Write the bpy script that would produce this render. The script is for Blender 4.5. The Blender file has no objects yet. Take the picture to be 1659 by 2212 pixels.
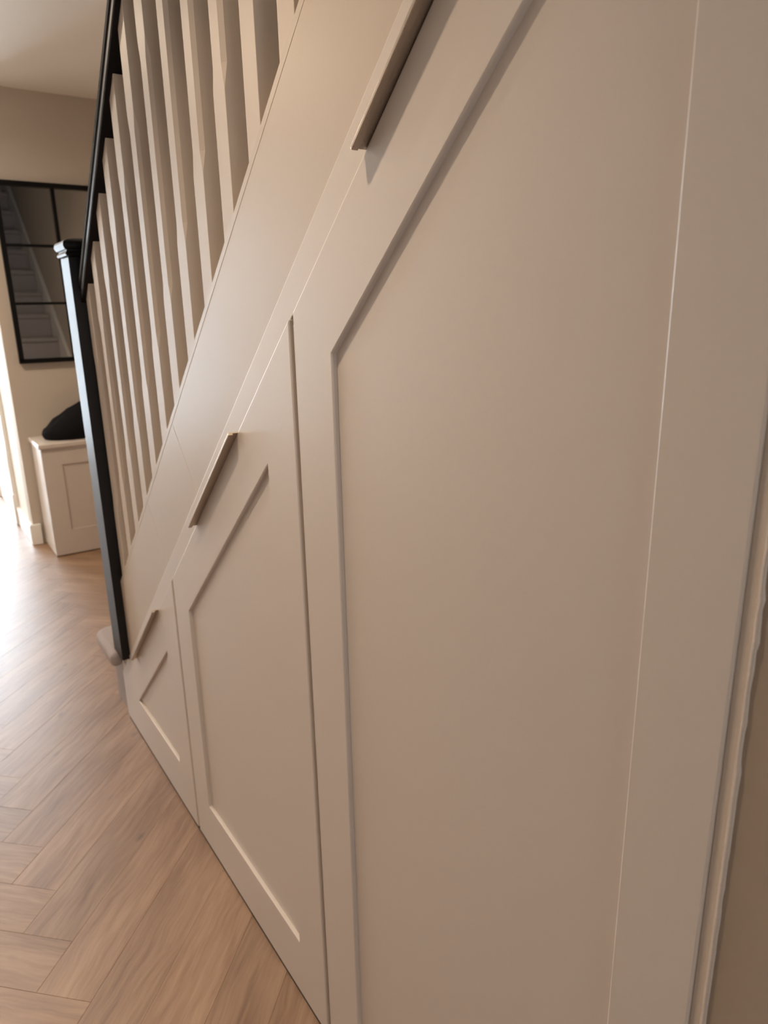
import bpy, bmesh, math, random
from mathutils import Vector, Matrix

random.seed(7)
S = bpy.context.scene
COL = S.collection

# ------------------------------------------------------------------ camera
F_PX, YAW, PITCH, ROLL = 1519.4, 0.595026, 0.278993, 0.020718
CAM = Vector((0.0, 0.4167, 1.2))
fw = Vector((math.cos(YAW) * math.cos(PITCH), -math.sin(YAW) * math.cos(PITCH), -math.sin(PITCH)))
rt = fw.cross(Vector((0, 0, 1))).normalized()
dn = fw.cross(rt)
rt, dn = (math.cos(ROLL) * rt + math.sin(ROLL) * dn, -math.sin(ROLL) * rt + math.cos(ROLL) * dn)
cd = bpy.data.cameras.new('camera')
cam = bpy.data.objects.new('camera', cd)
COL.objects.link(cam)
M = Matrix((rt, -dn, -fw)).transposed().to_4x4()
M.translation = CAM
cam.matrix_world = M
cd.sensor_fit = 'VERTICAL'
cd.sensor_height = 36.0
cd.sensor_width = 27.0
cd.lens = F_PX / 2212 * 36.0
cd.clip_start = 0.01
cd.dof.use_dof = True
cd.dof.focus_distance = 0.80
cd.dof.aperture_fstop = 8.0
S.camera = cam

# ------------------------------------------------------------------ world, lights, exposure
w = bpy.data.worlds.new('world')
S.world = w
w.use_nodes = True
w.node_tree.nodes['Background'].inputs[0].default_value = (0.75, 0.86, 1.0, 1)
w.node_tree.nodes['Background'].inputs[1].default_value = 0.3
S.view_settings.view_transform = 'Standard'
S.view_settings.look = 'None'
S.view_settings.gamma = 1.0
S.view_settings.use_curve_mapping = False
S.view_settings.exposure = -0.14
S.cycles.max_bounces = 10
S.cycles.diffuse_bounces = 8
S.cycles.glossy_bounces = 5

LAMP_COL = (1.0, 0.79, 0.59)
LAMPS = [(0.80, 0.45, 5.6, 88), (3.0, 0.60, 23.0, 165), (5.3, 0.6, 6.0, 160)]
DAY_COL = (0.74, 0.87, 1.0)
DAY_STRENGTH = 21.0
BACK_STRENGTH = 2.0
CEIL = 2.261

# ------------------------------------------------------------------ materials
def nodes_of(name):
    m = bpy.data.materials.new(name)
    m.use_nodes = True
    nt = m.node_tree
    return m, nt, nt.nodes['Principled BSDF']


def paint(name, col, rough=0.4, var=0.03, bump=0.02, scale=60.0, spec=0.5, metallic=0.0, coat=0.0):
    m, nt, b = nodes_of(name)
    tc = nt.nodes.new('ShaderNodeTexCoord')
    n = nt.nodes.new('ShaderNodeTexNoise')
    n.inputs['Scale'].default_value = scale
    n.inputs['Detail'].default_value = 4
    nt.links.new(tc.outputs['Object'], n.inputs['Vector'])
    mix = nt.nodes.new('ShaderNodeMix')
    mix.data_type = 'RGBA'
    mix.inputs[6].default_value = tuple(c * (1 - var) for c in col) + (1,)
    mix.inputs[7].default_value = tuple(min(1, c * (1 + var)) for c in col) + (1,)
    nt.links.new(n.outputs['Fac'], mix.inputs[0])
    nt.links.new(mix.outputs[2], b.inputs['Base Color'])
    b.inputs['Roughness'].default_value = rough
    b.inputs['Metallic'].default_value = metallic
    b.inputs['Specular IOR Level'].default_value = spec
    b.inputs['Coat Weight'].default_value = coat
    if bump:
        bp = nt.nodes.new('ShaderNodeBump')
        bp.inputs['Strength'].default_value = bump
        bp.inputs['Distance'].default_value = 0.002
        nt.links.new(n.outputs['Fac'], bp.inputs['Height'])
        nt.links.new(bp.outputs['Normal'], b.inputs['Normal'])
    return m


def emitter(name, col, strength):
    m, nt, b = nodes_of(name)
    b.inputs['Base Color'].default_value = (0.8, 0.8, 0.8, 1)
    b.inputs['Emission Color'].default_value = tuple(col) + (1,)
    b.inputs['Emission Strength'].default_value = strength
    return m


def brushed(name, col, rough):
    m, nt, b = nodes_of(name)
    tc = nt.nodes.new('ShaderNodeTexCoord')
    mp = nt.nodes.new('ShaderNodeMapping')
    mp.inputs['Scale'].default_value = (4, 900, 900)
    n = nt.nodes.new('ShaderNodeTexNoise')
    n.inputs['Scale'].default_value = 1.0
    nt.links.new(tc.outputs['Object'], mp.inputs['Vector'])
    nt.links.new(mp.outputs['Vector'], n.inputs['Vector'])
    mr = nt.nodes.new('ShaderNodeMapRange')
    mr.inputs['To Min'].default_value = rough * 0.7
    mr.inputs['To Max'].default_value = rough * 1.4
    nt.links.new(n.outputs['Fac'], mr.inputs['Value'])
    nt.links.new(mr.outputs['Result'], b.inputs['Roughness'])
    b.inputs['Base Color'].default_value = tuple(col) + (1,)
    b.inputs['Metallic'].default_value = 0.85
    return m


def oak(name):
    m, nt, b = nodes_of(name)
    L = nt.links.new
    tc = nt.nodes.new('ShaderNodeTexCoord')
    oi = nt.nodes.new('ShaderNodeObjectInfo')
    off = nt.nodes.new('ShaderNodeVectorMath')
    off.operation = 'SCALE'
    comb = nt.nodes.new('ShaderNodeCombineXYZ')
    mul = nt.nodes.new('ShaderNodeMath'); mul.operation = 'MULTIPLY'; mul.inputs[1].default_value = 37.0
    mul2 = nt.nodes.new('ShaderNodeMath'); mul2.operation = 'MULTIPLY'; mul2.inputs[1].default_value = 91.0
    L(oi.outputs['Random'], mul.inputs[0]); L(oi.outputs['Random'], mul2.inputs[0])
    L(mul.outputs[0], comb.inputs[0]); L(mul2.outputs[0], comb.inputs[1])
    add = nt.nodes.new('ShaderNodeVectorMath'); add.operation = 'ADD'
    L(tc.outputs['Object'], add.inputs[0]); L(comb.outputs[0], add.inputs[1])
    # slow warp so that the grain wanders
    wn = nt.nodes.new('ShaderNodeTexNoise'); wn.inputs['Scale'].default_value = 5.0; wn.inputs['Detail'].default_value = 2
    L(add.outputs[0], wn.inputs['Vector'])
    ws = nt.nodes.new('ShaderNodeVectorMath'); ws.operation = 'SCALE'; ws.inputs['Scale'].default_value = 0.05
    L(wn.outputs['Color'], ws.inputs[0])
    add2 = nt.nodes.new('ShaderNodeVectorMath'); add2.operation = 'ADD'
    L(add.outputs[0], add2.inputs[0]); L(ws.outputs[0], add2.inputs[1])
    mp = nt.nodes.new('ShaderNodeMapping'); mp.inputs['Scale'].default_value = (7, 85, 1)
    L(add2.outputs[0], mp.inputs['Vector'])
    g = nt.nodes.new('ShaderNodeTexNoise'); g.inputs['Scale'].default_value = 1.0; g.inputs['Detail'].default_value = 7
    g.inputs['Roughness'].default_value = 0.62
    L(mp.outputs[0], g.inputs['Vector'])
    mpb = nt.nodes.new('ShaderNodeMapping'); mpb.inputs['Scale'].default_value = (3.2, 14, 1)
    L(add2.outputs[0], mpb.inputs['Vector'])
    g2 = nt.nodes.new('ShaderNodeTexNoise'); g2.inputs['Scale'].default_value = 1.0; g2.inputs['Detail'].default_value = 3
    L(mpb.outputs[0], g2.inputs['Vector'])
    cr = nt.nodes.new('ShaderNodeValToRGB')
    e = cr.color_ramp.elements
    e[0].position = 0.36; e[0].color = (0.175, 0.094, 0.054, 1)
    e[1].position = 0.66; e[1].color = (0.325, 0.207, 0.129, 1)
    el = cr.color_ramp.elements.new(0.5); el.color = (0.246, 0.147, 0.087, 1)
    mixf = nt.nodes.new('ShaderNodeMath'); mixf.operation = 'MULTIPLY_ADD'
    mixf.inputs[1].default_value = 0.6
    h2 = nt.nodes.new('ShaderNodeMath'); h2.operation = 'MULTIPLY'; h2.inputs[1].default_value = 0.45
    L(g2.outputs['Fac'], h2.inputs[0])
    L(g.outputs['Fac'], mixf.inputs[0]); L(h2.outputs[0], mixf.inputs[2])
    L(mixf.outputs[0], cr.inputs['Fac'])
    # knots
    mpk = nt.nodes.new('ShaderNodeMapping'); mpk.inputs['Scale'].default_value = (7.5, 15, 1)
    L(add2.outputs[0], mpk.inputs['Vector'])
    vo = nt.nodes.new('ShaderNodeTexVoronoi'); vo.inputs['Scale'].default_value = 1.0
    L(mpk.outputs[0], vo.inputs['Vector'])
    kr = nt.nodes.new('ShaderNodeValToRGB')
    kr.color_ramp.elements[0].position = 0.03; kr.color_ramp.elements[0].color = (0.35, 0.35, 0.35, 1)
    kr.color_ramp.elements[1].position = 0.16; kr.color_ramp.elements[1].color = (1, 1, 1, 1)
    L(vo.outputs['Distance'], kr.inputs['Fac'])
    mk = nt.nodes.new('ShaderNodeMix'); mk.data_type = 'RGBA'; mk.blend_type = 'MULTIPLY'; mk.inputs[0].default_value = 0.55
    L(cr.outputs['Color'], mk.inputs[6]); L(kr.outputs['Color'], mk.inputs[7])
    # tone of each plank
    hv = nt.nodes.new('ShaderNodeHueSaturation')
    mr = nt.nodes.new('ShaderNodeMapRange'); mr.inputs['To Min'].default_value = 0.90; mr.inputs['To Max'].default_value = 1.09
    L(oi.outputs['Random'], mr.inputs['Value'])
    L(mr.outputs['Result'], hv.inputs['Value']); L(mk.outputs[2], hv.inputs['Color'])
    L(hv.outputs['Color'], b.inputs['Base Color'])
    b.inputs['Specular IOR Level'].default_value = 0.6
    rr = nt.nodes.new('ShaderNodeMapRange'); rr.inputs['To Min'].default_value = 0.33; rr.inputs['To Max'].default_value = 0.48
    L(g.outputs['Fac'], rr.inputs['Value']); L(rr.outputs['Result'], b.inputs['Roughness'])
    bp = nt.nodes.new('ShaderNodeBump'); bp.inputs['Strength'].default_value = 0.12; bp.inputs['Distance'].default_value = 0.001
    L(g.outputs['Fac'], bp.inputs['Height']); L(bp.outputs['Normal'], b.inputs['Normal'])
    return m


MAT = dict(
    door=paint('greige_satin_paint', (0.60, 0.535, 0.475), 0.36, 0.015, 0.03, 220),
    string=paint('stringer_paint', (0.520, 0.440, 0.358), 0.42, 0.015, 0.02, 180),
    spindle=paint('spindle_paint', (0.58, 0.50, 0.42), 0.48, 0.01, 0.01, 120, spec=0.35),
    wall=paint('wall_emulsion', (0.535, 0.468, 0.392), 0.75, 0.02, 0.05, 160),
    wall_white=paint('white_wall_emulsion', (0.80, 0.76, 0.70), 0.7, 0.02, 0.05, 160),
    brown_wall=paint('brown_wall_surface', (0.36, 0.29, 0.225), 0.7, 0.05, 0.08, 60),  # darker brown than the other walls
    ceiling=paint('ceiling_emulsion', (0.84, 0.79, 0.715), 0.8, 0.01, 0.03, 120),
    white=paint('white_gloss_woodwork', (0.80, 0.775, 0.73), 0.3, 0.01, 0.0),
    caulk=paint('painted_caulk', (0.60, 0.525, 0.455), 0.45, 0.05, 0.3, 300),
    black=paint('black_satin_paint', (0.006, 0.005, 0.005), 0.44, 0.05, 0.01, 90, spec=0.33),
    rail=paint('black_rail_paint', (0.006, 0.005, 0.005), 0.5, 0.05, 0.01, 90, spec=0.2),
    frame_black=paint('black_frame_paint', (0.004, 0.004, 0.004), 0.5, 0.05, 0.0, spec=0.15),
    fabric=paint('black_fabric', (0.006, 0.006, 0.007), 0.9, 0.3, 0.6, 300, spec=0.15),
    carpet=paint('taupe_carpet', (0.43, 0.37, 0.345), 0.95, 0.16, 1.0, 700, spec=0.1),
    dark=paint('gap_shade', (0.05, 0.035, 0.025), 0.8, 0.1, 0.0),  # dark brown standing in for shade in the toe gap
    metal=brushed('brushed_bronze_handle', (0.50, 0.43, 0.36), 0.30),
    oak=oak('oak_planks'),
    subfloor=paint('subfloor', (0.16, 0.095, 0.055), 0.8, 0.2, 0.0, 12),
)
mm, nt, b = nodes_of('mirror_glass')
b.inputs['Base Color'].default_value = (0.37, 0.355, 0.335, 1)
b.inputs['Metallic'].default_value = 1.0
b.inputs['Roughness'].default_value = 0.01
MAT['mirror'] = mm

# ------------------------------------------------------------------ helpers
def link(o, parent=None):
    COL.objects.link(o)
    if parent is not None:
        o.parent = parent
    return o


def mesh_obj(name, verts, faces, mat, parent=None, bevel=0.0, seg=2, smooth=False, loc=None):
    me = bpy.data.meshes.new(name)
    if loc is not None:
        verts = [(v[0] - loc[0], v[1] - loc[1], v[2] - loc[2]) for v in verts]
    me.from_pydata([tuple(v) for v in verts], [], faces)
    bm = bmesh.new()
    bm.from_mesh(me)
    bmesh.ops.recalc_face_normals(bm, faces=bm.faces)
    bm.to_mesh(me)
    bm.free()
    me.materials.append(MAT[mat] if isinstance(mat, str) else mat)
    o = bpy.data.objects.new(name, me)
    if loc is not None:
        o.location = loc
    link(o, parent)
    if bevel:
        md = o.modifiers.new('bevel', 'BEVEL')
        md.width = bevel
        md.segments = seg
        md.limit_method = 'ANGLE'
        md.angle_limit = math.radians(35)
        md.harden_normals = False
    if smooth:
        me.polygons.foreach_set('use_smooth', [True] * len(me.polygons))
    return o


def empty(name, loc=(0, 0, 0)):
    o = bpy.data.objects.new(name, None)
    o.empty_display_size = 0.05
    o.location = loc
    COL.objects.link(o)
    return o


def tag(o, label=None, cat=None, group=None, kind=None):
    if label: o['label'] = label
    if cat: o['category'] = cat
    if group: o['group'] = group
    if kind: o['kind'] = kind
    return o


def box_geo(x0, x1, y0, y1, z0, z1):
    v = [(x, y, z) for x in (x0, x1) for y in (y0, y1) for z in (z0, z1)]
    f = [(0, 1, 3, 2), (4, 6, 7, 5), (0, 4, 5, 1), (2, 3, 7, 6), (0, 2, 6, 4), (1, 5, 7, 3)]
    return v, f


def box(name, x0, x1, y0, y1, z0, z1, mat, parent=None, bevel=0.0, seg=2):
    v, f = box_geo(x0, x1, y0, y1, z0, z1)
    return mesh_obj(name, v, f, mat, parent, bevel, seg)


def prism_geo(pts, y0, y1):
    n = len(pts)
    v = [(p[0], y0, p[1]) for p in pts] + [(p[0], y1, p[1]) for p in pts]
    f = [tuple(range(n)), tuple(range(2 * n - 1, n - 1, -1))]
    f += [(i, (i + 1) % n, n + (i + 1) % n, n + i) for i in range(n)]
    return v, f


def prism(name, pts, y0, y1, mat, parent=None, bevel=0.0, seg=2):
    """outline in x-z, thickness in y"""
    v, f = prism_geo(pts, y0, y1)
    return mesh_obj(name, v, f, mat, parent, bevel, seg)


def plan_prism(name, pts, z0, z1, mat, parent=None, bevel=0.0, seg=2, smooth=False):
    n = len(pts)
    v = [(p[0], p[1], z0) for p in pts] + [(p[0], p[1], z1) for p in pts]
    f = [tuple(range(n)), tuple(range(2 * n - 1, n - 1, -1))]
    f += [(i, (i + 1) % n, n + (i + 1) % n, n + i) for i in range(n)]
    return mesh_obj(name, v, f, mat, parent, bevel, seg, smooth)


def multi(geos):
    V, Fc = [], []
    for v, f in geos:
        k = len(V)
        V += list(v)
        Fc += [tuple(i + k for i in q) for q in f]
    return V, Fc


def ring_prism(name, outer, inner, quads, y0, y1, mat, parent=None, bevel=0.0):
    """frame between an outer and an inner outline; quads index outer (int) and inner ('i', int)"""
    no, ni = len(outer), len(inner)
    P = list(outer) + list(inner)
    n = no + ni
    v = [(p[0], y1, p[1]) for p in P] + [(p[0], y0, p[1]) for p in P]
    f = []
    for q in quads:
        idx = [k if isinstance(k, int) else no + k[1] for k in q]
        f.append(tuple(idx))
        f.append(tuple(n + k for k in reversed(idx)))
    for base, cnt in ((0, no), (no, ni)):
        for i in range(cnt):
            a, b2 = base + i, base + (i + 1) % cnt
            f.append((a, b2, n + b2, n + a))
    return mesh_obj(name, v, f, mat, parent, bevel, 2)


# reference lines of the stair side (x along the hall, z up)
SL = 0.875
def L2(x): return 1.351 - SL * (x - 0.637)          # top edge of the cabinet fronts
def L1(x): return L2(x) + 0.056                      # joint between cover strip and string
def ST(x): return 0.479 - 0.872 * (x - 1.962)        # top of the string
def RU(x): return 1.269 + 0.872 * (1.921 - x)        # underside of the handrail
ANG = math.atan(0.873)
U = Vector((math.cos(ANG), 0, -math.sin(ANG)))
VV = Vector((math.sin(ANG), 0, math.cos(ANG)))

# ------------------------------------------------------------------ setting
tag(box('floor', -1.6, 7.0, -1.0, 1.82, -0.06, -0.007, 'subfloor'), kind='structure')
floor = bpy.data.objects['floor']
# herringbone planks: cells of one plank width, turned by 45 degrees
PW, NP = 0.1114, 5
X0, Y0 = 1.286, 0.32
c45 = math.sqrt(0.5)
def to_world(a, b3):                                 # (1,1) runs along the hall
    return (X0 + (a + b3) * PW * c45, Y0 + (b3 - a) * PW * c45)
ch = 0.0004
hl, hw = NP * PW / 2 - 0.0001, PW / 2 - 0.0001
pv = [(sx * hl, sy * hw, -0.008) for sx, sy in ((-1, -1), (1, -1), (1, 1), (-1, 1))]
pv += [(sx * hl, sy * hw, -ch) for sx, sy in ((-1, -1), (1, -1), (1, 1), (-1, 1))]
pv += [(sx * (hl - ch), sy * (hw - ch), 0) for sx, sy in ((-1, -1), (1, -1), (1, 1), (-1, 1))]
pf = [(8, 9, 10, 11), (3, 2, 1, 0)]
for k in range(4):
    j = (k + 1) % 4
    pf += [(k, j, 4 + j, 4 + k), (4 + k, 4 + j, 8 + j, 8 + k)]
plank_me = None
n_plank = 0
for mrow in range(-4, 5):
    for k in range(-40, 60):
        for kind in ('H', 'V'):
            if kind == 'H':
                a0, b0 = k + mrow * 2 * NP, k
                ca, cb, ang = a0 + NP / 2, b0 + 0.5, -math.pi / 4
            else:
                a0, b0 = k + mrow * 2 * NP, k + 1
                ca, cb, ang = a0 + 0.5, b0 + NP / 2, math.pi / 4
            wx, wy = to_world(ca, cb)
            if not (-0.15 < wx < 6.75 and -1.0 < wy < 1.3):
                continue
            if wx < 1.7 and wy < -0.28:
                continue
            if wx > 4.5 and wy < -0.3:
                continue
            if plank_me is None:
                o = mesh_obj('plank', pv, pf, 'oak', floor)
                plank_me = o.data
            else:
                o = bpy.data.objects.new('plank', plank_me)
                link(o, floor)
            o.location = (wx, wy, random.uniform(-0.0003, 0.0))
            o.rotation_euler = (0, 0, ang + (math.pi if random.random() < 0.5 else 0))
            n_plank += 1
print('planks', n_plank)

def struct(o):
    return tag(o, kind='structure')

struct(box('wall_far', 4.13, 4.25, -0.98, -0.06, 0, CEIL, 'wall'))
struct(box('wall_return', 4.25, 6.75, -0.18, -0.06, 0, CEIL, 'wall_white'))
struct(box('wall_stair', -1.6, 4.13, -0.98, -0.86, 0, 4.7, 'wall'))
struct(box('wall_left', -1.6, 6.75, 1.70, 1.82, 0, CEIL, 'wall_white'))
struct(mesh_obj('wall_back', *multi([box_geo(-1.72, -1.6, -0.98, -0.003, 0, 4.7), box_geo(-1.72, -1.6, 0.78, 1.82, 0, 4.7),
                                     box_geo(-1.72, -1.6, -0.003, 0.78, 2.08, 4.7)]), 'wall_white'))
bd = struct(mesh_obj('added_rear_door', *multi([box_geo(-1.66, -1.62, 0.0, 0.06, 0, 2.08), box_geo(-1.66, -1.62, 0.70, 0.78, 0, 2.08),
                                       box_geo(-1.66, -1.62, 0.06, 0.70, 1.99, 2.08), box_geo(-1.66, -1.62, 0.06, 0.70, 0, 0.15)]), 'white', None, 0.003))
MAT['added_rear_glass'] = emitter('added_rear_glass', (0.92, 0.95, 1.0), BACK_STRENGTH)  # unseen glowing door, added for daylight from behind the camera
box('pane', -1.645, -1.635, 0.06, 0.70, 0.15, 1.99, 'added_rear_glass', bd)
struct(box('wall_right', -1.6, 0.2030, -0.055, -0.0035, 0, CEIL, 'brown_wall'))
# front wall with the glazed door
struct(mesh_obj('wall_front', *multi([box_geo(6.75, 6.87, -0.18, -0.06, 0, CEIL), box_geo(6.75, 6.87, 1.04, 1.82, 0, CEIL),
                                      box_geo(6.75, 6.87, -0.06, 1.04, 2.2, CEIL)]), 'wall_white'))
# ceiling: over the hall, and over the far end of the stairwell
struct(mesh_obj('ceiling', *multi([box_geo(-1.6, 2.55, 0.02, 1.82, CEIL, CEIL + 0.2), box_geo(2.55, 6.87, -0.98, 1.82, CEIL, CEIL + 0.2)]), 'ceiling'))
struct(box('trim_1', 2.53, 2.55, -0.86, 0.02, CEIL - 0.005, 4.7, 'wall_white'))
struct(box('trim_2', -1.6, 2.55, 0.02, 0.04, CEIL + 0.2, 4.7, 'wall_white'))
struct(box('trim_3', -1.6, 2.55, -0.98, 0.04, 4.7, 4.8, 'ceiling'))
# skirting boards
struct(box('baseboard_far', 4.112, 4.13, -0.098, -0.042, 0, 0.115, 'white', None, 0.004))
struct(box('baseboard_return', 4.13, 4.60, -0.06, -0.042, 0, 0.115, 'white', None, 0.004))
# doorway trim on the return wall
struct(mesh_obj('trim_4', *multi([box_geo(4.61, 4.69, -0.06, -0.036, 0.19, 2.1), box_geo(4.602, 4.70, -0.06, -0.030, 0, 0.19)]), 'white', None, 0.005, 3))
struct(box('door_2', 4.69, 5.45, -0.06, -0.050, 0.006, 2.03, 'white', None, 0.002))
struct(mesh_obj('trim_5', *multi([box_geo(5.46, 5.54, -0.06, -0.036, 0.0, 2.1), box_geo(4.61, 5.54, -0.06, -0.036, 2.1, 2.18)]), 'white', None, 0.003))
# glazed front door
fd = struct(mesh_obj('door_1', *multi([box_geo(6.76, 6.80, -0.06, 0.0, 0, 2.2), box_geo(6.76, 6.80, 0.98, 1.04, 0, 2.2),
                                       box_geo(6.76, 6.80, 0.0, 0.98, 2.14, 2.2), box_geo(6.76, 6.80, 0.0, 0.98, 0, 0.10),
                                       box_geo(6.76, 6.80, 0.47, 0.51, 0.10, 2.14), box_geo(6.76, 6.80, 0.0, 0.98, 1.0, 1.04)]), 'white', None, 0.003))
MAT['daylit_glass'] = emitter('daylit_frosted_glass', DAY_COL, DAY_STRENGTH)
for ya, yb in ((0.0, 0.47), (0.51, 0.98)):
    for za, zb in ((0.10, 1.0), (1.04, 2.14)):
        box('pane', 6.775, 6.785, ya, yb, za, zb, 'daylit_glass', fd)

# ------------------------------------------------------------------ under-stair cabinets
def handle_part(xa, xb, parent):
    """edge pull hooked over the sloping top of a front: thin plate with a folded hem"""
    a = Vector((xa, 0, L2(xa)))
    ln = (xb - xa) / math.cos(ANG)
    prof = [(-0.014, 0.0), (0.0150, 0.0), (0.0157, -0.0008), (0.0157, -0.0040), (0.0150, -0.0047), (0.0085, -0.0047), (0.0085, -0.0021), (0.0, -0.0021), (-0.014, -0.0021)]
    # profile (y, v); raise so that the plate lies on the edge
    V = []
    for t in (0.0, ln):
        for (y, vv) in prof:
            p = a + U * t + VV * (vv + 0.0026)
            V.append((p.x, y, p.z))
    n = len(prof)
    Fc = [tuple(range(n)), tuple(range(2 * n - 1, n - 1, -1))] + [(i, (i + 1) % n, n + (i + 1) % n, n + i) for i in range(n)]
    o = mesh_obj('handle', V, Fc, 'metal', parent, 0.0003, 2)
    o['label'] = 'slim brushed bronze edge pull'
    return o


Q4 = [(0, 1, ('i', 1), ('i', 0)), (1, 2, ('i', 2), ('i', 1)), (2, 3, ('i', 3), ('i', 2)), (3, 0, ('i', 0), ('i', 3))]
TH, DEP = 0.020, 0.007
ZB = 0.0068

def cabinet(label, outer, inner, quads, handle, group='under-stair cabinet fronts'):
    xs = [p[0] for p in outer]
    root = empty('pull_out_cabinet', (0, 0, 0))
    tag(root, label, 'cabinet', group)
    ring_prism('door_frame', outer, inner, quads, -TH, 0.0, 'door', root, 0.0021)
    # recessed panel runs a little under the frame
    cx = sum(p[0] for p in inner) / len(inner)
    cz = sum(p[1] for p in inner) / len(inner)
    big = [(cx + (p[0] - cx) * 1.0, cz + (p[1] - cz) * 1.0) for p in inner]
    prism('recessed_panel', big, -TH + 0.003, -DEP, 'door', root)
    handle_part(handle[0], handle[1], root)
    # carcass behind the front
    xa, xb = min(xs) + 0.004, max(xs) - 0.004
    top = lambda x: min(max(L2(x) - 0.02, 0.05), 1.68)
    prism('carcass', [(xa, 0.03), (xb, 0.03), (xb, top(xb)), (xa, top(xa))], -0.62, -TH - 0.004, 'door', root)
    return root


xA0, xA1 = 0.2145, 0.8085
xB0, xB1 = 0.8205, 1.4345
xC0, xC1 = 1.4460, 2.050
g = 0.0012
cabinet('tallest greige under-stair cabinet front, nearest, with a long bronze pull',
        [(xA0, ZB), (xA1, ZB), (xA1, L2(xA1) - g), (xA0, L2(xA0) - g)],
        [(0.284, 0.130), (0.717, 0.130), (0.717, 1.153), (0.284, 1.533)], Q4, (0.392, 0.637))
cabinet('middle greige under-stair cabinet front with sloping top between the tall and small ones',
        [(xB0, ZB), (xB1, ZB), (xB1, L2(xB1) + 0.002), (xB0, L2(xB0) + 0.002)],
        [(0.911, 0.130), (1.345, 0.130), (1.345, 0.609), (0.911, 0.990)], Q4, (1.011, 1.246))
cabinet('smallest greige under-stair cabinet front with triangular panel beside the newel post',
        [(xC0, ZB), (xC1, ZB), (xC1, L2(xC1) + 0.004), (xC0, L2(xC0) + 0.002)],
        [(1.545, 0.132), (1.896, 0.132), (1.545, 0.434)],
        [(0, 1, ('i', 1), ('i', 0)), (1, 2, ('i', 1)), (2, 3, ('i', 2), ('i', 1)), (3, 0, ('i', 0), ('i', 2))], (1.576, 1.856))

# dark strip painted as the shadow of the gap under the fronts
box_p = tag(box('gap_shadow_strip', 0.216, 2.050, -0.018, -0.0010, 0.0, 0.0064, 'dark'), 'dark strip painted as the gap shadow under the three cabinet fronts', 'gap_shadow_strip')

# ------------------------------------------------------------------ staircase
stair = empty('staircase', (2.1, -0.4, 0))
tag(stair, 'carpeted staircase with greige string climbing towards the viewer', 'staircase')
def sp(o):                                          # parent keeping world coordinates
    o.parent = stair
    o.matrix_parent_inverse = Matrix.Translation((-2.1, 0.4, 0))
    return o

XE = 2.078
XT = 0.2036
# cover strip along the top of the cabinet fronts, running down to the floor at the newel
sp(prism('cover_strip', [(XT, L1(XT)), (XT, L2(XT) - 0.0008), (xA1 + 0.002, L2(xA1 + 0.002) - 0.0008), (xB0 - 0.002, L2(xB0 - 0.002) + 0.0024), (xC1 + 0.003, L2(xC1) + 0.0044), (xC1 + 0.003, 0.0), (XE, 0.0), (XE, L1(XE))], -0.026, -0.0042, 'door', None, 0.0014))
# string boards, jointed square to the slope
def cut(xj):                                         # joint through (xj on L1) going up square to the slope
    t = ST(xj) - L1(xj)
    d = t / (1 + 0.872 * 0.872)
    xu = xj + d * 0.872
    return (xj, L1(xj) + 0.0006), (xu, ST(xu) - 0.0004)
j1, j2 = cut(1.482), cut(1.243)
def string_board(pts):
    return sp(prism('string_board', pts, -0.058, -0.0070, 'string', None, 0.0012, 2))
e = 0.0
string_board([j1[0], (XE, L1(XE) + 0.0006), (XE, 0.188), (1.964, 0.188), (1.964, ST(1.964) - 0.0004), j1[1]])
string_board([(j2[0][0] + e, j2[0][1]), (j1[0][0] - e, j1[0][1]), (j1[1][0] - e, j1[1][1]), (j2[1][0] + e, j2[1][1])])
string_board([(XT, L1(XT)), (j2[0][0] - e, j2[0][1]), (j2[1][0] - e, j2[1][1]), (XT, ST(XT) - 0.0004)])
# bead along the top front edge of the string
bead_pts = [(XT, ST(XT) - 0.0136), (1.9615, ST(1.9615) - 0.0136), (1.9615, ST(1.9615)), (XT, ST(XT))]
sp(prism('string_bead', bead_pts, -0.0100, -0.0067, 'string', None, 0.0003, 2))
# shallow backing added so the gaps between the fronts catch more light
for xa_, xb_ in ((xA1 + 0.0004, xB0 - 0.0004), (xB1 + 0.0004, xC0 - 0.0004)):
    sp(box('gap_backing', xa_, xb_, -0.020, -0.0060, 0.0, L2(xb_) - 0.006, 'door'))
# wall string
sp(prism('wall_string', [(2.24, 0.0), (2.24, 0.30), (-1.55, 0.30 + 3.79 * 0.872), (-1.55, 3.0)], -0.859, -0.835, 'white', None, 0.003))
# carpeted steps
NOS = lambda k: 2.18 - 0.23 * (k - 1)
for k in range(2, 16):
    x1 = NOS(k)
    z1 = 0.2 * k + 0.03
    if x1 < -1.0:
        break
    pts = [(x1, z1), (x1 - 0.27, z1), (x1 - 0.27, z1 - 0.03), (x1 - 0.034, z1 - 0.05), (x1 - 0.034, z1 - 0.215), (x1 - 0.02, z1 - 0.215), (x1 - 0.02, z1 - 0.04), (x1, z1 - 0.036)]
    sp(prism('step', pts, -0.834, -0.060, 'carpet', None, 0.012, 3))
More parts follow.
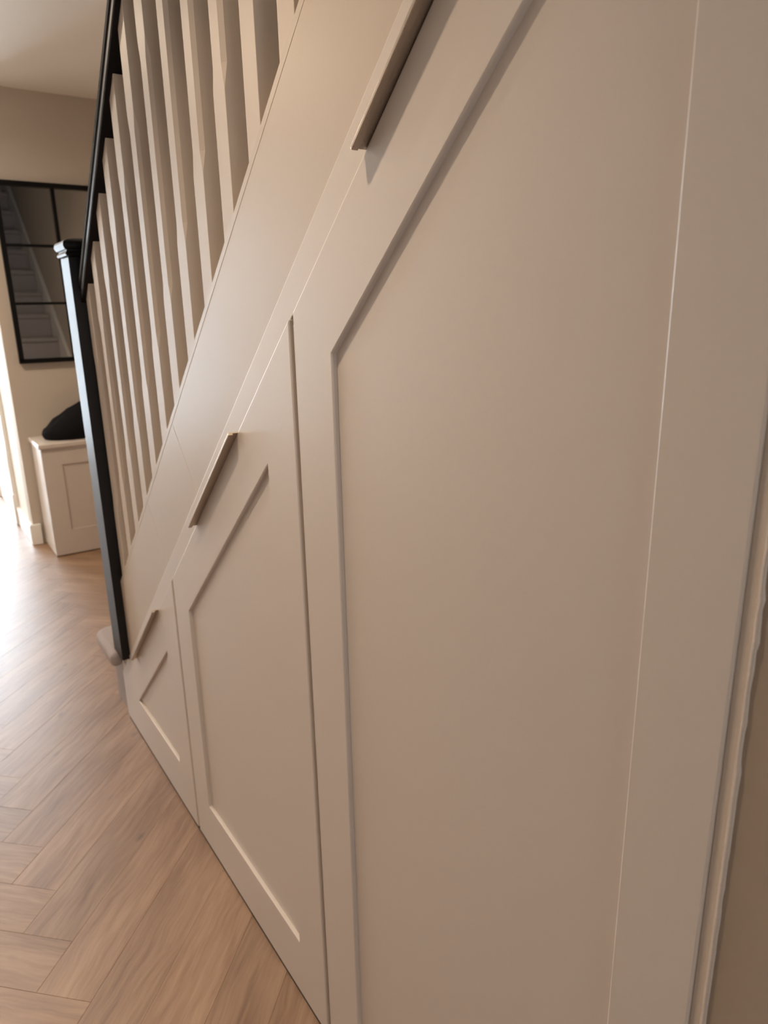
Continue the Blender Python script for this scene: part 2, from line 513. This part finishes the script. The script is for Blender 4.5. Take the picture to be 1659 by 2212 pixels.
# bottom step with rounded end
def corner(cx, cy, r, a0, a1, n=8):
    return [(cx + r * math.cos(a0 + (a1 - a0) * i / n), cy + r * math.sin(a0 + (a1 - a0) * i / n)) for i in range(n + 1)]
yl, xf, r = 0.036, 2.250, 0.05
tread = sp(plan_prism('step', [(2.020, -0.0), (2.080, -0.0), (2.080, -0.834), (xf, -0.834)] + corner(xf - r, yl - r, r, 0, math.pi / 2) + [(2.020, yl)],
                      0.190, 0.236, 'carpet', None, 0.019, 4, False))
tread2 = sp(plan_prism('step', [(1.85, -0.060), (1.85, -0.834), (2.079, -0.834), (2.079, -0.060)], 0.190, 0.236, 'carpet', None, 0.003))
ris = sp(plan_prism('riser', [(2.080, -0.834), (xf - 0.015, -0.834)] + corner(xf - 0.015 - 0.03, -0.010 - 0.03, 0.03, 0, math.pi / 2) + [(2.080, -0.010)],
                    0.0, 0.191, 'carpet', None, 0.004))

# ------------------------------------------------------------------ balustrade
bal = empty('balustrade', (2.0, -0.032, 0.21))
tag(bal, 'stair balustrade with black newel and rail over greige stop-chamfered spindles', 'balustrade')
BI = Matrix.Translation((-2.0, 0.032, -0.21))
def bp_(o):
    o.parent = bal
    o.matrix_parent_inverse = BI
    return o

nx0, nx1, ny0, ny1 = 1.962, 2.057, -0.0795, 0.0155
newel = bp_(box('newel_post', nx0, nx1, ny0, ny1, 0.2365, 1.345, 'black', None, 0.003, 3))
# moulded square cap (turned by sections)
def square_loft(name, secs, cx, cy, mat, bevel=0.0):
    V, Fc = [], []
    for (h, z) in secs:
        V += [(cx - h, cy - h, z), (cx + h, cy - h, z), (cx + h, cy + h, z), (cx - h, cy + h, z)]
    n = len(secs)
    Fc.append((0, 3, 2, 1))
    for i in range(n - 1):
        for k in range(4):
            j = (k + 1) % 4
            Fc.append((4 * i + k, 4 * i + j, 4 * i + 4 + j, 4 * i + 4 + k))
    Fc.append((4 * n - 4, 4 * n - 3, 4 * n - 2, 4 * n - 1))
    return mesh_obj(name, V, Fc, mat, None, bevel, 2)
cs = [(0.0475, 1.345), (0.052, 1.346), (0.0545, 1.350), (0.052, 1.354), (0.0495, 1.357), (0.0495, 1.360)]
for i in range(9):
    t = i / 8 * math.pi
    cs.append((0.0495 + 0.0085 * math.sin(t), 1.360 + 0.011 * (1 - math.cos(t))))
cs += [(0.047, 1.384), (0.030, 1.389)]
cap = square_loft('newel_cap', cs, (nx0 + nx1) / 2, (ny0 + ny1) / 2, 'black')
cap.parent = newel

# handrail: moulded section swept up the slope
sec = [(-0.030, 0.0), (0.030, 0.0), (0.0315, 0.004), (0.0315, 0.016), (0.027, 0.021), (0.0265, 0.025), (0.0315, 0.031), (0.033, 0.038), (0.030, 0.046), (0.020, 0.051), (0.0, 0.053),
       (-0.020, 0.051), (-0.030, 0.046), (-0.033, 0.038), (-0.0315, 0.031), (-0.0265, 0.025), (-0.027, 0.021), (-0.0315, 0.016), (-0.0315, 0.004)]
V = []
for x in (nx0 + 0.001, -0.6):
    for (y, q) in sec:
        V.append((x, -0.032 + y, RU(x) + q / math.cos(ANG) * 0.88))
n = len(sec)
Fc = [tuple(range(n)), tuple(range(2 * n - 1, n - 1, -1))] + [(i, (i + 1) % n, n + (i + 1) % n, n + i) for i in range(n)]
bp_(mesh_obj('handrail', V, Fc, 'rail', None))

# spindles: square blocks at both ends, stop-chamfered shaft, ends cut to the slope
HS, CH = 0.0205, 0.0062
def spindle_mesh():
    z_top = RU(0) - ST(0)
    lev = [(0.0, 0.0005), (0.185, 0.0005), (0.215, CH), (z_top - 0.185, CH), (z_top - 0.155, 0.0005), (z_top, 0.0005)]
    V, Fc = [], []
    for i, (z, c) in enumerate(lev):
        ring = [(-HS, -HS + c), (-HS + c, -HS), (HS - c, -HS), (HS, -HS + c), (HS, HS - c), (HS - c, HS), (-HS + c, HS), (-HS, HS - c)]
        shear = 0.872 if i in (0, len(lev) - 1) else 0.0
        for (x, y) in ring:
            V.append((x, y, z - shear * x + (0.0008 if i == 0 else (-0.0008 if shear else 0))))
    m = len(lev)
    Fc.append(tuple(range(7, -1, -1)))
    for i in range(m - 1):
        for k in range(8):
            j = (k + 1) % 8
            Fc.append((8 * i + k, 8 * i + j, 8 * i + 8 + j, 8 * i + 8 + k))
    Fc.append(tuple(8 * (m - 1) + k for k in range(8)))
    return V, Fc
sp_me = None
for k in range(13):
    xc = 1.910 + HS - 0.102 * k
    if sp_me is None:
        o = mesh_obj('spindle', *spindle_mesh(), 'spindle')
        COL.objects.unlink(o); COL.objects.link(o)
        sp_me = o.data
    else:
        o = bpy.data.objects.new('spindle', sp_me)
        COL.objects.link(o)
    o.location = (xc, -0.032, ST(xc))
    bp_(o)

# ------------------------------------------------------------------ far wall: mirror, bench, bundle
mir = empty('wall_mirror', (4.13, -0.51, 0.98))
tag(mir, 'black framed wall mirror with grid bars above the storage bench', 'mirror')
MI = Matrix.Translation((-4.13, 0.51, -0.98))
def mp_(o):
    o.parent = mir
    o.matrix_parent_inverse = MI
    return o
ys = [-0.137, -0.390, -0.643]
zs = [0.987, 1.270, 1.549, 1.832]
fwid = 0.011
ya, yb = ys[0] + 0.006, ys[-1] - 0.006
mp_(mesh_obj('mirror_frame', *multi([box_geo(4.098, 4.129, yb - fwid, ya + fwid, zs[0] - fwid - 0.003, zs[0] + fwid - 0.003), box_geo(4.098, 4.129, yb - fwid, ya + fwid, zs[3] - fwid + 0.003, zs[3] + fwid + 0.003),
                                     box_geo(4.098, 4.129, ya - fwid, ya + fwid, zs[0], zs[3]), box_geo(4.098, 4.129, yb - fwid, yb + fwid, zs[0], zs[3])]), 'frame_black'))
for y in ys[1:-1]:
    mp_(box('glazing_bar', 4.104, 4.118, y - 0.0085, y + 0.0085, zs[0] + 0.006, zs[3] - 0.006, 'frame_black'))
for z in zs[1:3]:
    mp_(box('glazing_bar', 4.1045, 4.118, yb, ya, z - 0.0065, z + 0.0065, 'frame_black'))
for i in range(2):
    for j in range(3):
        mp_(box('mirror_pane', 4.116, 4.120, ys[i + 1], ys[i], zs[j], zs[j + 1], 'mirror'))

ben = empty('storage_bench', (3.97, -0.45, 0))
tag(ben, 'cream painted storage bench with framed panels against the far wall', 'bench')
def be_(o):
    o.parent = ben
    o.matrix_parent_inverse = Matrix.Translation((-3.97, 0.45, 0))
    return o
bx0, by1, by0, bz = 3.822, -0.112, -0.80, 0.568
def front_frame():
    """frame around two panels in the y-z plane"""
    ysf = [by1, -0.203, -0.42, -0.492, -0.709, by0]
    zf = [0.006, 0.135, 0.481, bz]
    gs = []
    gs.append(box_geo(bx0, bx0 + 0.018, by0, by1, zf[0], zf[1]))
    gs.append(box_geo(bx0, bx0 + 0.018, by0, by1, zf[2], zf[3]))
    for a_, b_ in ((0, 1), (2, 3), (4, 5)):
        gs.append(box_geo(bx0, bx0 + 0.018, ysf[b_], ysf[a_], zf[1], zf[2]))
    return gs
be_(mesh_obj('front_frame', *multi(front_frame()), 'door'))
for ya_, yb_ in ((-0.203, -0.42), (-0.492, -0.709)):
    be_(box('panel', bx0 + 0.006, bx0 + 0.018, yb_, ya_, 0.135, 0.481, 'door'))
be_(box('body', bx0 + 0.018, 4.111, by0, by1, 0.006, bz, 'door', None, 0.002))
be_(box('lid', bx0 - 0.012, 4.129, by0 - 0.006, by1 + 0.010, bz, bz + 0.024, 'door', None, 0.005, 3))

# black soft bundle on the bench
bm = bmesh.new()
bmesh.ops.create_uvsphere(bm, u_segments=48, v_segments=28, radius=1.0)
from mathutils import noise
for v in bm.verts:
    p = v.co.copy()
    ang = math.atan2(p.y, p.x)
    hz = max(p.z, -0.35)
    # tall in the middle, falling away to the left end
    x = p.x * 0.115
    y = math.copysign(abs(p.y) ** 0.75, p.y) * 0.245
    side = min(1.0, max(0.0, (0.245 - y) / 0.27))
    h = 0.075 + 0.125 * side ** 0.8
    z = ((hz + 0.35) / 1.35) ** 0.8 * h
    flat = 1.0 - 0.12 * max(0, p.z)
    nz = noise.noise(Vector((p.x * 2.2, p.y * 3.1, p.z * 2.0)) * 1.3) * 0.016 + noise.noise(Vector((p.x * 5, p.y * 9, p.z * 4))) * 0.006
    if p.z > -0.3:
        z += nz
    x += nz * 0.6
    v.co = Vector((x * flat, y, max(z, 0.0)))
me = bpy.data.meshes.new('fabric_bundle')
bm.to_mesh(me)
bm.free()
me.materials.append(MAT['fabric'])
me.polygons.foreach_set('use_smooth', [True] * len(me.polygons))
bun = bpy.data.objects.new('fabric_bundle', me)
COL.objects.link(bun)
bun.location = (3.965, -0.395, bz + 0.0245)
tag(bun, 'crumpled black fabric bundle lying on the storage bench lid', 'bag')

# ------------------------------------------------------------------ reveal, caulk and wall edge at the right
struct(box('trim_6', 0.2032, 0.2142, -0.026, -0.0036, 0.0, 1.90, 'door'))
N = 260
V, Fc = [], []
for i in range(N + 1):
    z = 0.0 + 1.9 * i / N
    rg = 0.0006 * noise.noise(Vector((0, 0, z * 60))) + 0.0004 * noise.noise(Vector((3, 0, z * 170)))
    lump = 0.0
    for zc, am, wd in ((1.004, 0.0014, 0.004), (0.992, 0.0024, 0.0035), (0.975, 0.0012, 0.003), (1.022, 0.0014, 0.006), (0.903, 0.0010, 0.003), (0.937, 0.0007, 0.004), (1.06, 0.0012, 0.005)):
        lump += am * math.exp(-((z - zc) / wd) ** 2)
    xe = 0.2022 - rg - lump + (0.0009 if z > 0.904 else 0.0)
    xi = 0.2095
    V += [(xi, -0.0035, z), (xi - 0.0032, -0.0030, z), (0.2050, -0.0012, z), (xe, -0.0008 + lump * 0.3, z), (xe - 0.0006, -0.0034, z)]
for i in range(N):
    for k in range(4):
        a_ = 5 * i + k
        Fc.append((a_, a_ + 1, a_ + 6, a_ + 5))
ck = mesh_obj('caulk_bead', V, Fc, 'caulk', None, 0, 2, True)
tag(ck, 'ragged painted caulk bead between the tall cabinet front and brown wall', 'caulk')

# ------------------------------------------------------------------ ceiling downlights (above the frame)
for i, (x, y, pw, spr) in enumerate(LAMPS):
    d = empty('ceiling_downlight', (x, y, CEIL))
    tag(d, ['white ceiling downlight straight above the tallest cabinet front', 'white ceiling downlight in front of the far wall mirror', 'white ceiling downlight beyond the far wall, nearest the front door'][i], 'downlight', 'hall ceiling downlights')
    V, Fc = [], []
    n = 24
    for (rr, zz) in ((0.030, -0.001), (0.034, -0.006), (0.044, -0.005), (0.046, 0.0)):
        V += [(rr * math.cos(2 * math.pi * k / n), rr * math.sin(2 * math.pi * k / n), zz) for k in range(n)]
    for s_ in range(3):
        for k in range(n):
            j = (k + 1) % n
            Fc.append((s_ * n + k, s_ * n + j, s_ * n + n + j, s_ * n + n + k))
    mesh_obj('bezel', V, Fc, 'white', d)
    ld = bpy.data.lights.new('lamp', 'AREA')
    ld.shape = 'DISK'
    ld.size = 0.056
    ld.spread = math.radians(spr)
    ld.energy = pw
    ld.color = LAMP_COL
    lo = bpy.data.objects.new('lamp', ld)
    lo.location = (0, 0, -0.004)
    link(lo, d)
